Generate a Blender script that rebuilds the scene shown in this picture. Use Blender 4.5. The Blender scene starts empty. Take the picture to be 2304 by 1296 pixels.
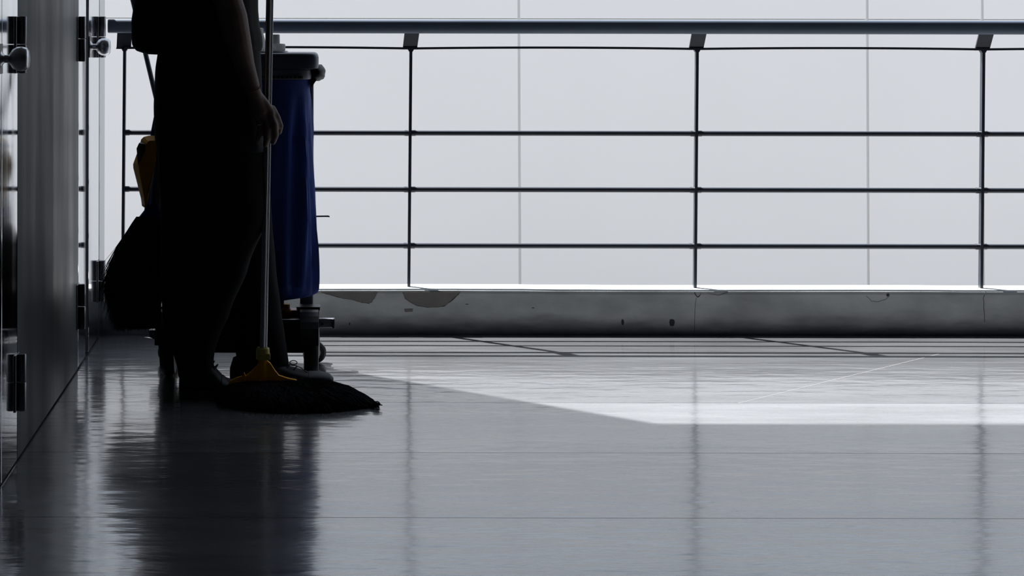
import bpy, bmesh, math, random
from mathutils import Vector, Matrix, noise
random.seed(7)
PI = math.pi
C = bpy.context.scene.collection
sc = bpy.context.scene

# ------------------------------------------------------------------ camera, light, exposure
F = 4500.0; CX, CY = 701.0, 38.0           # focal length and principal point, in pixels of 2304x1296
cam = bpy.data.cameras.new('camera'); co = bpy.data.objects.new('camera', cam); C.objects.link(co)
cam.sensor_width = 36; cam.lens = F / 2304 * 36
cam.shift_x = (1152 - CX) / 2304; cam.shift_y = -(648 - CY) / 2304
co.location = (0, 0, 1); co.rotation_euler = (PI / 2, math.radians(-0.10), 0)
cam.clip_end = 300
sc.camera = co
w = bpy.data.worlds.new('world'); sc.world = w; w.use_nodes = True
bg = w.node_tree.nodes['Background']; bg.inputs[0].default_value = (0.735, 0.83, 0.97, 1); bg.inputs[1].default_value = 1.06
sun = bpy.data.lights.new('sun', 'SUN'); so = bpy.data.objects.new('sun', sun); C.objects.link(so)
sun.energy = 19.0; sun.angle = math.radians(0.53); sun.color = (1.0, 0.985, 0.965)
so.rotation_euler = Vector((0.474, -0.455, -1.0)).to_track_quat('-Z', 'Y').to_euler()
so.location = (-5, 12, 12)
sc.view_settings.view_transform = 'Standard'; sc.view_settings.look = 'None'
sc.view_settings.gamma = 1; sc.view_settings.use_curve_mapping = False
sc.view_settings.exposure = 0.0

def P(px, py, Y):                          # a photograph measurement turned into metres at depth Y
    return Vector(((px - CX) * Y / F, Y, 1 - (py - CY) * Y / F))
def PX(px, Y): return (px - CX) * Y / F
def PZ(py, Y): return 1 - (py - CY) * Y / F

# ------------------------------------------------------------------ materials
def mat(name, col, rough=0.5, metal=0.0, spec=0.5, ior=None, noise_amt=0.0, noise_scale=(8, 8, 8), bump=0.0,
        bump_scale=(40, 40, 40), bump_dist=0.01, rough_var=0.0, rough_scale=(5, 5, 5), coat=0.0, sheen=0.0, col2=None):
    m = bpy.data.materials.new(name); m.use_nodes = True
    nt = m.node_tree; b = nt.nodes['Principled BSDF']
    b.inputs['Base Color'].default_value = (*col, 1); b.inputs['Roughness'].default_value = rough
    b.inputs['Metallic'].default_value = metal; b.inputs['Specular IOR Level'].default_value = spec
    b.inputs['Coat Weight'].default_value = coat
    if ior: b.inputs['IOR'].default_value = ior
    if sheen: b.inputs['Sheen Weight'].default_value = sheen
    tc = nt.nodes.new('ShaderNodeTexCoord')
    def nz(scale, detail=4, sc_=1.0):
        mp = nt.nodes.new('ShaderNodeMapping'); mp.inputs['Scale'].default_value = scale
        nt.links.new(tc.outputs['Object'], mp.inputs[0])
        n = nt.nodes.new('ShaderNodeTexNoise'); n.inputs['Scale'].default_value = sc_; n.inputs['Detail'].default_value = detail
        nt.links.new(mp.outputs[0], n.inputs['Vector']); return n.outputs['Fac']
    def remap(s, a, c, lo=0.3, hi=0.7):
        r = nt.nodes.new('ShaderNodeMapRange'); r.inputs[1].default_value = lo; r.inputs[2].default_value = hi
        r.inputs[3].default_value = a; r.inputs[4].default_value = c; nt.links.new(s, r.inputs[0]); return r.outputs[0]
    if noise_amt or col2:
        mx = nt.nodes.new('ShaderNodeMix'); mx.data_type = 'RGBA'
        c2 = col2 or tuple(max(0, c * (1 - noise_amt)) for c in col)
        mx.inputs[6].default_value = (*col, 1); mx.inputs[7].default_value = (*c2, 1)
        nt.links.new(remap(nz(noise_scale), 0, 1), mx.inputs[0]); nt.links.new(mx.outputs[2], b.inputs['Base Color'])
    if rough_var:
        nt.links.new(remap(nz(rough_scale), max(0.01, rough - rough_var), rough + rough_var), b.inputs['Roughness'])
    if bump:
        bp = nt.nodes.new('ShaderNodeBump'); bp.inputs['Strength'].default_value = bump; bp.inputs['Distance'].default_value = bump_dist
        nt.links.new(nz(bump_scale, 3), bp.inputs['Height']); nt.links.new(bp.outputs[0], b.inputs['Normal'])
    return m

M = {}
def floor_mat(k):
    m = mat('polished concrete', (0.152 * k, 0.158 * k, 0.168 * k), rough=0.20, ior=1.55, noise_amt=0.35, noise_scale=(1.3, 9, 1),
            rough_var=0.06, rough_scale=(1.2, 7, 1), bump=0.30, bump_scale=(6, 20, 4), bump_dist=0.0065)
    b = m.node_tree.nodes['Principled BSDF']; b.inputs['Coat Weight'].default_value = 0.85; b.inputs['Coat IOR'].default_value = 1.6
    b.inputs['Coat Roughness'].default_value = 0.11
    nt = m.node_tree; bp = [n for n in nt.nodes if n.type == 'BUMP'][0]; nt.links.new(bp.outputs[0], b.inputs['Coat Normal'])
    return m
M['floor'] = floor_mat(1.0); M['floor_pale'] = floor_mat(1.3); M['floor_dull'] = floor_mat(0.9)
M['joint'] = mat('joint grout', (0.10, 0.10, 0.11), rough=0.8)
M['ceiling'] = mat('ceiling paint', (0.05, 0.05, 0.055), rough=0.9, noise_amt=0.2)
M['dark_wall'] = mat('dark wall paint', (0.04, 0.042, 0.048), rough=0.9, noise_amt=0.2)
M['cladding'] = mat('pale cladding', (0.82, 0.79, 0.755), rough=0.75, noise_amt=0.035, noise_scale=(0.5, 0.5, 0.35), bump=0.03, bump_scale=(3, 3, 3))
M['seam'] = mat('cladding seam', (0.74, 0.73, 0.71), rough=0.9)
M['ground'] = mat('grey paving', (0.26, 0.26, 0.26), rough=0.9, noise_amt=0.1)
M['steel_polished'] = mat('polished steel panel', (0.80, 0.82, 0.85), rough=0.07, metal=1.0, bump=0.05, bump_scale=(10, 10, 0.6), bump_dist=0.003,
                          rough_var=0.035, rough_scale=(20, 20, 1.0))
M['steel_matte'] = mat('dull brushed panel', (0.085, 0.10, 0.115), rough=0.46, spec=0.28, noise_amt=0.55, noise_scale=(3, 3.3, 0.45),
                       rough_var=0.10, rough_scale=(5, 7, 0.8), bump=0.04, bump_scale=(11, 17, 0.9), bump_dist=0.002)
M['trim_steel'] = mat('dull trim steel', (0.40, 0.42, 0.44), rough=0.22, metal=1.0)
M['hinge'] = mat('hinge steel', (0.22, 0.22, 0.23), rough=0.3, metal=1.0)
M['knob'] = mat('satin knob steel', (0.55, 0.56, 0.58), rough=0.28, metal=1.0)
M['gap'] = mat('dark gap seal', (0.01, 0.01, 0.012), rough=0.8)
M['rail'] = mat('dark painted steel', (0.028, 0.034, 0.048), rough=0.32, spec=0.5, noise_amt=0.2, noise_scale=(20, 20, 20))
M['handrail'] = mat('slate blue painted steel', (0.10, 0.13, 0.18), rough=0.35, noise_amt=0.15, noise_scale=(6, 30, 30))
M['bare'] = mat('bare mortar', (0.20, 0.185, 0.175), rough=0.95, noise_amt=0.25, noise_scale=(14, 14, 14), bump=0.5, bump_scale=(60, 60, 60), bump_dist=0.004)
M['crack'] = mat('crack', (0.05, 0.05, 0.05), rough=1.0)
M['skin'] = mat('skin', (0.105, 0.058, 0.046), rough=0.6, noise_amt=0.15, noise_scale=(25, 25, 25), bump=0.15, bump_scale=(160, 160, 160), bump_dist=0.002)
M['shirt'] = mat('black cotton', (0.010, 0.009, 0.010), rough=0.95, spec=0.15, noise_amt=0.3, noise_scale=(9, 9, 9), bump=0.2, bump_scale=(300, 300, 300), bump_dist=0.001)
M['trousers'] = mat('black trouser cloth', (0.008, 0.008, 0.010), rough=0.95, spec=0.15, noise_amt=0.3, noise_scale=(9, 9, 5), bump=0.2, bump_scale=(250, 250, 250), bump_dist=0.001)
M['shoe'] = mat('dark canvas shoe', (0.009, 0.011, 0.014), rough=0.7, noise_amt=0.3, noise_scale=(40, 40, 40))
M['sole'] = mat('rubber sole', (0.05, 0.052, 0.055), rough=0.7)
M['toe'] = mat('rubber toe cap', (0.026, 0.032, 0.040), rough=0.7)
M['lace'] = mat('black lace', (0.01, 0.01, 0.012), rough=0.9)
M['hair'] = mat('black hair', (0.012, 0.010, 0.010), rough=0.5, bump=0.6, bump_scale=(80, 80, 8), bump_dist=0.004)
M['eye'] = mat('eye white', (0.42, 0.40, 0.38), rough=0.2)
M['iris'] = mat('dark iris', (0.02, 0.012, 0.01), rough=0.2)
M['lip'] = mat('lip', (0.14, 0.055, 0.048), rough=0.5)
M['string'] = mat('dark red cord', (0.09, 0.012, 0.014), rough=0.8)
M['gold'] = mat('ring metal', (0.8, 0.72, 0.6), rough=0.15, metal=1.0)
M['aluminium'] = mat('ribbed aluminium', (0.55, 0.57, 0.58), rough=0.24, metal=1.0, noise_amt=0.15, noise_scale=(60, 60, 3))
M['yellow'] = mat('amber plastic', (0.90, 0.42, 0.015), rough=0.62, spec=0.15, noise_amt=0.15, noise_scale=(12, 12, 12))
M['lime'] = mat('dull yellow plastic', (0.50, 0.43, 0.10), rough=0.45, noise_amt=0.1)
M['mop'] = mat('dark mop cotton', (0.010, 0.011, 0.016), rough=0.95, spec=0.1, noise_amt=0.4, noise_scale=(30, 30, 30))
M['bristle'] = mat('black bristle', (0.012, 0.013, 0.017), rough=0.6, spec=0.3)
M['navy'] = mat('navy bag cloth', (0.013, 0.040, 0.23), rough=0.75, spec=0.25, noise_amt=0.45, noise_scale=(10, 10, 3), bump=0.3, bump_scale=(40, 40, 10), bump_dist=0.004)
M['cart_black'] = mat('black cart plastic', (0.012, 0.013, 0.016), rough=0.45, noise_amt=0.2)
M['cart_grey'] = mat('slate cart plastic', (0.12, 0.13, 0.16), rough=0.4, noise_amt=0.2)
M['cart_blue'] = mat('blue grey lid plastic', (0.05, 0.065, 0.11), rough=0.35, noise_amt=0.15)
M['tyre'] = mat('grey caster tyre', (0.045, 0.045, 0.048), rough=0.6)
M['tyre_black'] = mat('black wheel rubber', (0.010, 0.010, 0.012), rough=0.45)
M['hub'] = mat('pale hub', (0.5, 0.5, 0.48), rough=0.5)
M['plasticbag'] = mat('black liner film', (0.008, 0.008, 0.009), rough=0.5, spec=0.2, bump=0.4, bump_scale=(40, 40, 10), bump_dist=0.006)
M['white_plastic'] = mat('pale grey plastic', (0.75, 0.76, 0.78), rough=0.5, noise_amt=0.08)
M['cap_grey'] = mat('grey cap plastic', (0.45, 0.49, 0.51), rough=0.5)
for k_, v_ in (('white_plastic', 0.45), ('cap_grey', 0.35)):
    M[k_].node_tree.nodes['Principled BSDF'].inputs['Transmission Weight'].default_value = v_
M['pink'] = mat('pink plastic', (0.50, 0.16, 0.15), rough=0.5)
M['rod'] = mat('grey blue painted handle', (0.14, 0.16, 0.19), rough=0.35)

def curb_material():
    m = mat('painted concrete curb', (0.46, 0.47, 0.46), rough=0.85)
    nt = m.node_tree; b = nt.nodes['Principled BSDF']
    tc = nt.nodes.new('ShaderNodeTexCoord'); sep = nt.nodes.new('ShaderNodeSeparateXYZ'); nt.links.new(tc.outputs['Object'], sep.inputs[0])
    def n(scale, detail=5):
        mp = nt.nodes.new('ShaderNodeMapping'); mp.inputs['Scale'].default_value = scale; nt.links.new(tc.outputs['Object'], mp.inputs[0])
        x = nt.nodes.new('ShaderNodeTexNoise'); x.inputs['Scale'].default_value = 1; x.inputs['Detail'].default_value = detail
        nt.links.new(mp.outputs[0], x.inputs['Vector']); return x.outputs['Fac']
    # splashed dirt: a ragged band at the foot of the curb
    a = nt.nodes.new('ShaderNodeMath'); a.operation = 'MULTIPLY_ADD'; nt.links.new(n((5, 5, 22)), a.inputs[0]); a.inputs[1].default_value = 0.11
    nt.links.new(sep.outputs['Z'], a.inputs[2])
    r = nt.nodes.new('ShaderNodeMapRange'); r.interpolation_type = 'SMOOTHSTEP'
    r.inputs[1].default_value = 0.065; r.inputs[2].default_value = 0.125; r.inputs[3].default_value = 1.0; r.inputs[4].default_value = 0.0
    nt.links.new(a.outputs[0], r.inputs[0])
    mx = nt.nodes.new('ShaderNodeMix'); mx.data_type = 'RGBA'
    mx.inputs[6].default_value = (0.46, 0.485, 0.49, 1); mx.inputs[7].default_value = (0.19, 0.205, 0.23, 1)
    nt.links.new(r.outputs[0], mx.inputs[0])
    r2 = nt.nodes.new('ShaderNodeMapRange'); r2.inputs[1].default_value = 0.35; r2.inputs[2].default_value = 0.7; r2.inputs[3].default_value = 1.08; r2.inputs[4].default_value = 0.72
    nt.links.new(n((7, 7, 12)), r2.inputs[0])
    mx2 = nt.nodes.new('ShaderNodeVectorMath'); mx2.operation = 'SCALE'
    nt.links.new(mx.outputs[2], mx2.inputs[0]); nt.links.new(r2.outputs[0], mx2.inputs['Scale'])
    nt.links.new(mx2.outputs[0], b.inputs['Base Color'])
    bp = nt.nodes.new('ShaderNodeBump'); bp.inputs['Strength'].default_value = 0.35; bp.inputs['Distance'].default_value = 0.004
    nt.links.new(n((50, 50, 50)), bp.inputs['Height']); nt.links.new(bp.outputs[0], b.inputs['Normal'])
    return m
M['curb'] = curb_material()

# ------------------------------------------------------------------ geometry helpers
def obj(name, bm, m, parent=None, smooth=False, stuff=False, label=None, kind=None):
    me = bpy.data.meshes.new(name)
    bmesh.ops.recalc_face_normals(bm, faces=bm.faces[:]); bm.to_mesh(me); bm.free()
    if smooth:
        for p in me.polygons: p.use_smooth = True
        try: me.set_sharp_from_angle(angle=math.radians(40))
        except Exception: pass
    me.materials.append(M[m] if isinstance(m, str) else m)
    o = bpy.data.objects.new(name, me); C.objects.link(o)
    if parent:
        o.parent = parent; o.matrix_parent_inverse = wm(parent).inverted()
    if stuff: o['kind'] = 'stuff'
    if kind: o['kind'] = kind
    if label: o['label'] = label
    return o
def wm(o):
    m = Matrix.LocRotScale(o.location, o.rotation_euler, o.scale)
    if o.parent: m = wm(o.parent) @ o.matrix_parent_inverse @ m
    return m
def thing(name, label, cat, loc, group=None):
    o = bpy.data.objects.new(name, None); C.objects.link(o); o.location = loc; o.empty_display_size = 0.05
    o['label'] = label; o['category'] = cat
    if group: o['group'] = group
    return o
def tag(o, label, cat, group=None):
    o['label'] = label; o['category'] = cat
    if group: o['group'] = group
    return o
def box(bm, x0, x1, y0, y1, z0, z1, bev=0.0, seg=2, mtx=None):
    vs = [bm.verts.new((x, y, z)) for x in (x0, x1) for y in (y0, y1) for z in (z0, z1)]
    fs = [bm.faces.new([vs[i] for i in f]) for f in ((0, 1, 3, 2), (4, 6, 7, 5), (0, 4, 5, 1), (2, 3, 7, 6), (0, 2, 6, 4), (1, 5, 7, 3))]
    if mtx is not None: bmesh.ops.transform(bm, matrix=mtx, verts=vs)
    if bev:
        es = list({e for f in fs for e in f.edges})
        bmesh.ops.bevel(bm, geom=es, offset=bev, segments=seg, profile=0.5, affect='EDGES')
    return bm
def B(*a, **k): return box(bmesh.new(), *a, **k)
def frames(pts):
    out = []; up = None
    for i, p in enumerate(pts):
        t = (pts[min(i + 1, len(pts) - 1)] - pts[max(i - 1, 0)])
        t = t.normalized() if t.length > 1e-9 else Vector((0, 0, 1))
        if up is None: up = t.orthogonal().normalized()
        n = (up - t * up.dot(t)); n = n.normalized() if n.length > 1e-6 else t.orthogonal().normalized()
        up = n; out.append((t, n, t.cross(n)))
    return out
def tube(bm, pts, r, n=12, cap=True, ecc=None):
    pts = [Vector(p) for p in pts]
    rs = r if isinstance(r, (list, tuple)) else [r] * len(pts)
    fr = frames(pts); rings = []
    for p, (t, a, b), rr in zip(pts, fr, rs):
        rings.append([bm.verts.new(p + a * rr * math.cos(2 * PI * k / n) + b * rr * math.sin(2 * PI * k / n)) for k in range(n)])
    for A, Bq in zip(rings, rings[1:]):
        for k in range(n): bm.faces.new((A[k], A[(k + 1) % n], Bq[(k + 1) % n], Bq[k]))
    if cap:
        bm.faces.new(rings[0][::-1]); bm.faces.new(rings[-1])
    return bm
def limb(bm, pts, rs, n=16):               # tapered tube with round ends
    pts = [Vector(p) for p in pts]
    tube(bm, pts, rs, n)
    for p, r in ((pts[0], rs[0]), (pts[-1], rs[-1])): ball(bm, p, (r, r, r), n)
    for p, r in list(zip(pts, rs))[1:-1]: ball(bm, p, (r, r, r), n)
    return bm
def ball(bm, c, rad, n=16, rot=None):
    mt = Matrix.Translation(Vector(c))
    if rot is not None: mt = mt @ rot
    mt = mt @ Matrix.Diagonal((*rad, 1))
    bmesh.ops.create_uvsphere(bm, u_segments=n, v_segments=max(6, n // 2 + 2), radius=1, matrix=mt)
    return bm
def ring_pts(cx, cy, z, rx, ry, n=32, ex=2.0, fn=None):
    out = []
    for k in range(n):
        a = 2 * PI * k / n; c, s = math.cos(a), math.sin(a)
        x = math.copysign(abs(c) ** (2 / ex), c) * rx; y = math.copysign(abs(s) ** (2 / ex), s) * ry
        f = fn(a, z) if fn else 1.0
        out.append(Vector((cx + x * f, cy + y * f, z)))
    return out
def loft(bm, rings, cap=True):
    R = [[bm.verts.new(p) for p in r] for r in rings]; n = len(R[0])
    for A, Bq in zip(R, R[1:]):
        for k in range(n): bm.faces.new((A[k], A[(k + 1) % n], Bq[(k + 1) % n], Bq[k]))
    if cap: bm.faces.new(R[0][::-1]); bm.faces.new(R[-1])
    return bm
def prism_xz(bm, poly, y0, y1):             # polygon in the X-Z plane, given depth
    a = [bm.verts.new((x, y0, z)) for x, z in poly]; b = [bm.verts.new((x, y1, z)) for x, z in poly]; n = len(poly)
    bm.faces.new(a); bm.faces.new(b[::-1])
    for k in range(n): bm.faces.new((a[k], b[k], b[(k + 1) % n], a[(k + 1) % n]))
    return bm
def bevel_all(bm, off, seg=2, ang=30):
    es = [e for e in bm.edges if len(e.link_faces) == 2 and e.calc_face_angle(0) > math.radians(ang)]
    bmesh.ops.bevel(bm, geom=es, offset=off, segments=seg, profile=0.5, affect='EDGES'); return bm
def lathe(bm, prof, c, axis='Z', n=24, cap=True):
    rings = []
    for r, h in prof:
        pts = []
        for k in range(n):
            a = 2 * PI * k / n; u, v = r * math.cos(a), r * math.sin(a)
            pts.append(Vector(c) + (Vector((u, v, h)) if axis == 'Z' else Vector((h, u, v)) if axis == 'X' else Vector((u, h, v))))
        rings.append(pts)
    return loft(bm, rings, cap)
def bez(a, b, c, d, n):
    return [(a * (1 - t) ** 3 + b * 3 * t * (1 - t) ** 2 + c * 3 * t * t * (1 - t) + d * t ** 3) for t in [i / n for i in range(n + 1)]]
def interp(tab, t):
    if t <= tab[0][0]: return tab[0][1:]
    for p, q in zip(tab, tab[1:]):
        if t <= q[0]:
            f = (t - p[0]) / (q[0] - p[0]); f = f * f * (3 - 2 * f) * 0.5 + f * 0.5
            return tuple(u + (v - u) * f for u, v in zip(p[1:], q[1:]))
    return tab[-1][1:]
def fuse(bm, voxel, smooth_it=2):           # one continuous surface out of overlapping volumes
    me = bpy.data.meshes.new('tmp'); bm.to_mesh(me); bm.free()
    o = bpy.data.objects.new('tmp', me); C.objects.link(o)
    r = o.modifiers.new('r', 'REMESH'); r.mode = 'VOXEL'; r.voxel_size = voxel
    if smooth_it:
        s = o.modifiers.new('s', 'SMOOTH'); s.factor = 0.5; s.iterations = smooth_it
    dg = bpy.context.evaluated_depsgraph_get()
    m2 = bpy.data.meshes.new_from_object(o.evaluated_get(dg))
    bpy.data.objects.remove(o); out = bmesh.new(); out.from_mesh(m2); bpy.data.meshes.remove(m2); bpy.data.meshes.remove(me)
    return out

# ------------------------------------------------------------------ the setting
XL = -0.659; XR = 7.0; YB = -3.0; YC = 6.30; CH = 3.22
# floor: slabs with open joints running across
fl = obj('floor', B(XL - 2.0, XR, YB, YC + 0.13, -0.30, -0.006), 'joint', kind='structure')
joints = [YC]; y = 5.786
while y > YB + 0.6: joints.append(y); y -= 0.597
joints.append(YB)
g = 0.0012
for a, b in zip(joints[1:], joints):
    bm = B(XL - 2.0, XR, a + g, b - g, -0.0055, 0.0)
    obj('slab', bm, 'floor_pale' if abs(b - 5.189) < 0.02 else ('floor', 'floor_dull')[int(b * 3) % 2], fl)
a_, b_ = [Vector((PX(u, F / (v - CY)), F / (v - CY), 0.0003)) for u, v in ((1662, 906), (2118, 793))]
n_ = Vector((b_.y - a_.y, a_.x - b_.x, 0)).normalized() * 0.0008; bm = bmesh.new()
for m_ in range(14):
    p, q = a_.lerp(b_, m_ / 14), a_.lerp(b_, (m_ + 0.97) / 14); bm.faces.new([bm.verts.new(v) for v in (p - n_, q - n_, q + n_, p + n_)])
M['scratch'] = mat('pale scratch', (0.27, 0.27, 0.28), rough=0.6)
obj('scratch', bm, 'scratch', fl, stuff=True)
# ceiling / roof slab
obj('ceiling', B(XL - 2.0, XR, YB, 6.39, CH, CH + 0.25), 'ceiling', kind='structure')
obj('wall_near', B(XL - 2.0, XR, YB - 0.15, YB, -0.3, CH + 0.25), 'dark_wall', kind='structure')
obj('wall_right', B(XR, XR + 0.15, YB, 6.39, -0.3, CH + 0.25), 'dark_wall', kind='structure')
obj('wall_outer_left', B(XL - 2.15, XL - 2.0, YB, 6.39, -0.3, CH + 0.25), 'dark_wall', kind='structure')

# parapet curb, slightly wavy top edge
bm = bmesh.new(); N = 90; rows = []
for i in range(N + 1):
    x = XL - 2 + (XR - XL + 2) * i / N
    dz = 0.0022 * noise.noise(Vector((x * 1.3, 0, 0))) + 0.001 * noise.noise(Vector((x * 7, 3, 0)))
    rows.append([bm.verts.new(p) for p in ((x, YC, -0.3), (x, YC, 0.128 + dz), (x, YC + 0.003, 0.137 + dz), (x, YC + 0.012, 0.1405 + dz), (x, YC + 0.13, 0.1405 + dz), (x, YC + 0.13, -0.3))])
for A, Bq in zip(rows, rows[1:]):
    for k in range(6): bm.faces.new((A[k], A[(k + 1) % 6], Bq[(k + 1) % 6], Bq[k]))
bm.faces.new(rows[0]); bm.faces.new(rows[-1][::-1])
curb = obj('wall_parapet', bm, 'curb', kind='structure')
def patch(pts, mt='bare', name='bare_patch', d=0.0016, rnd=0.0):
    q = []
    for i, (a, b) in enumerate(pts):
        c, d2 = pts[(i + 1) % len(pts)]
        for t in (0, .25, .5, .75):
            jx = (random.random() - .5) * rnd; q.append((PX(a + (c - a) * t + jx, YC), PZ(b + (d2 - b) * t + jx * .7 if b > 660 else b + (d2 - b) * t, YC)))
    return obj(name, prism_xz(bmesh.new(), q, YC - d, YC + 0.01), mt, curb)
p1 = [(722, 656), (851, 656), (845, 668), (838, 678), (832, 681.5), (815, 680), (795, 674), (770, 670), (748, 664), (735, 660.5)]
p2 = [(907, 656), (1037, 656), (1030, 664), (1018, 674), (1004, 686), (990, 690), (962, 690.5), (940, 687), (925, 679), (912, 670)]
for p in (p1, p2):
    cx = sum(a for a, b in p) / len(p); cy = sum(b for a, b in p) / len(p)
    patch([(cx + (a - cx) * 1.012, b + (1.2 if b > 657 else 0)) for a, b in p], 'crack', 'patch_edge', 0.0008, 1.5)
    patch(p, 'bare', 'bare_patch', 0.0016, 1.5)
patch([(911, 695), (930, 694.5), (930, 701), (912, 701.5)], 'bare', 'bare_patch')
def crack(pts, wdt=0.0012):
    bm = bmesh.new(); q = []
    for (a, b), (c, d) in zip(pts, pts[1:]):
        for t in (0, .33, .66): q.append(Vector((PX(a + (c - a) * t + (random.random() - .5) * 2, YC), YC - 0.0002, PZ(b + (d - b) * t, YC))))
    q.append(Vector((PX(pts[-1][0], YC), YC - 0.0002, PZ(pts[-1][1], YC))))
    tube(bm, q, wdt / 2, 6); obj('crack', bm, 'crack', curb)
crack([(1563, 656), (1567, 662), (1571, 667), (1574, 665), (1577, 657)], 0.003)
crack([(1567, 668), (1565, 700), (1564, 745)])
crack([(1585, 655), (1600, 660), (1618, 663), (1640, 656)])
crack([(2219, 651), (2214, 668), (2215, 700), (2217, 722)], 0.0016)
crack([(1950, 664), (1962, 675), (1975, 677), (1992, 672), (2003, 663)])
for (a, b, c, d) in ((1994, 656, 2004, 666), (1505, 712, 1522, 735), (786, 724, 790, 733), (1398, 716, 1406, 732), (1196, 691, 1205, 693), (1047, 683, 1056, 685)):
    q = [(a + (c - a) * (0.5 + 0.5 * math.cos(t * PI / 4) * random.uniform(.6, 1)), b + (d - b) * (0.5 + 0.5 * math.sin(t * PI / 4) * random.uniform(.6, 1))) for t in range(8)]
    obj('chip', prism_xz(bmesh.new(), [(PX(u, YC), PZ(v, YC)) for u, v in q], YC - 0.0007, YC + 0.01), 'crack', curb)

# facing building: pale cladding panels with narrow seams
YW = 17.0
wb = obj('wall_facing_building', B(-16, 26, YW + 0.02, YW + 0.5, -3.5, 3.75), 'seam', kind='structure')
xs = [PX(v, YW) for v in (-4330, -3545, -2760, -1975, -1190, -402, 383, 1169, 1953, 2212, 2998, 3783, 4568, 5353, 6138, 6923)]
zs = [-3.5, -1.55, PZ(41.5, YW), 2.6, 3.75]
sw = 0.011
for i, (a, b) in enumerate(zip(xs, xs[1:])):
    for c, d in zip(zs, zs[1:]):
        gz = 0.003
        lean = 0.006
        bm = bmesh.new()
        q = [(a + sw - c * lean, c + gz), (b - sw - c * lean, c + gz), (b - sw - d * lean, d - gz), (a + sw - d * lean, d - gz)]
        prism_xz(bm, q, YW, YW + 0.021)
        obj('cladding_panel', bm, 'cladding', wb)
obj('ground', B(-40, 50, 6.45, 80, -3.7, -3.5), 'ground', kind='structure')

# left side: doors and panels of the cubicle front
DH = 2.3
wl = obj('wall_left', B(XL - 0.06, XL - 0.012, YB, 6.385, 0, CH), 'gap', kind='structure')
obj('wall_panel', B(XL - 0.011, XL, 4.492, 5.655, 0.004, DH, bev=0.002), 'steel_matte', wl)
obj('wall_panel', B(XL - 0.011, XL, 4.262, 4.485, 0.004, DH, bev=0.002), 'steel_polished', wl)
obj('wall_panel', B(XL - 0.011, XL, YB, 3.40, 0.004, DH, bev=0.002), 'steel_matte', wl)
obj('end_trim', B(XL - 0.06, XL + 0.001, 6.212, 6.37, 0.0, CH, bev=0.003), 'trim_steel', wl)
obj('head_panel', B(XL - 0.011, XL, YB, 6.20, DH + 0.006, CH, bev=0.002), 'steel_matte', wl)
def hinge(parent, yy, ztop, L=0.127, r=0.0105):
    x = XL + r + 0.0015
    h = obj('hinge', B(XL, XL + 0.003, yy - 0.028, yy + 0.028, ztop - L, ztop, bev=0.001), 'hinge', parent)
    for a, b in ((ztop - L * 0.487, ztop), (ztop - L, ztop - L * 0.50)):
        bm = lathe(bmesh.new(), [(r * .9, 0), (r, 0.0015), (r, b - a - 0.0015), (r * .9, b - a)], (x, yy, a), n=20)
        obj('hinge_barrel', bm, 'hinge', h, smooth=True)
def knob(parent, yy, zz):
    bm = bmesh.new()
    lathe(bm, [(0.0195, 0), (0.0195, 0.003), (0.012, 0.006), (0.0085, 0.009), (0.0085, 0.018), (0.013, 0.021), (0.021, 0.027), (0.0255, 0.036), (0.0262, 0.046), (0.0235, 0.056), (0.0185, 0.0605), (0.010, 0.062), (0.001, 0.0622)], (XL, yy, zz), axis='X', n=32)
    k = obj('knob', bm, 'knob', parent, smooth=True)
    obj('lock_plate', B(XL, XL + 0.0025, yy - 0.022, yy + 0.022, zz - 0.032, zz + 0.032, bev=0.001), 'hinge', parent)
d1 = obj('door_1', B(XL - 0.011, XL, 3.41, 4.255, 0.006, DH, bev=0.002), 'steel_polished', kind='structure')
knob(d1, 4.235, 0.91)
d2 = obj('door_2', B(XL - 0.011, XL, 5.662, 5.845, 0.006, DH, bev=0.002), 'steel_polished', kind='structure')
d3 = obj('door_3', B(XL - 0.011, XL, 5.925, 6.205, 0.006, DH, bev=0.002), 'steel_polished', kind='structure')
knob(d3, 5.945, 0.91)
for par, yy in ((wl, 4.475), (d2, 5.645), (d3, 6.19)):
    hinge(par, yy, 1.0); hinge(par, yy, 0.245)

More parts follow.
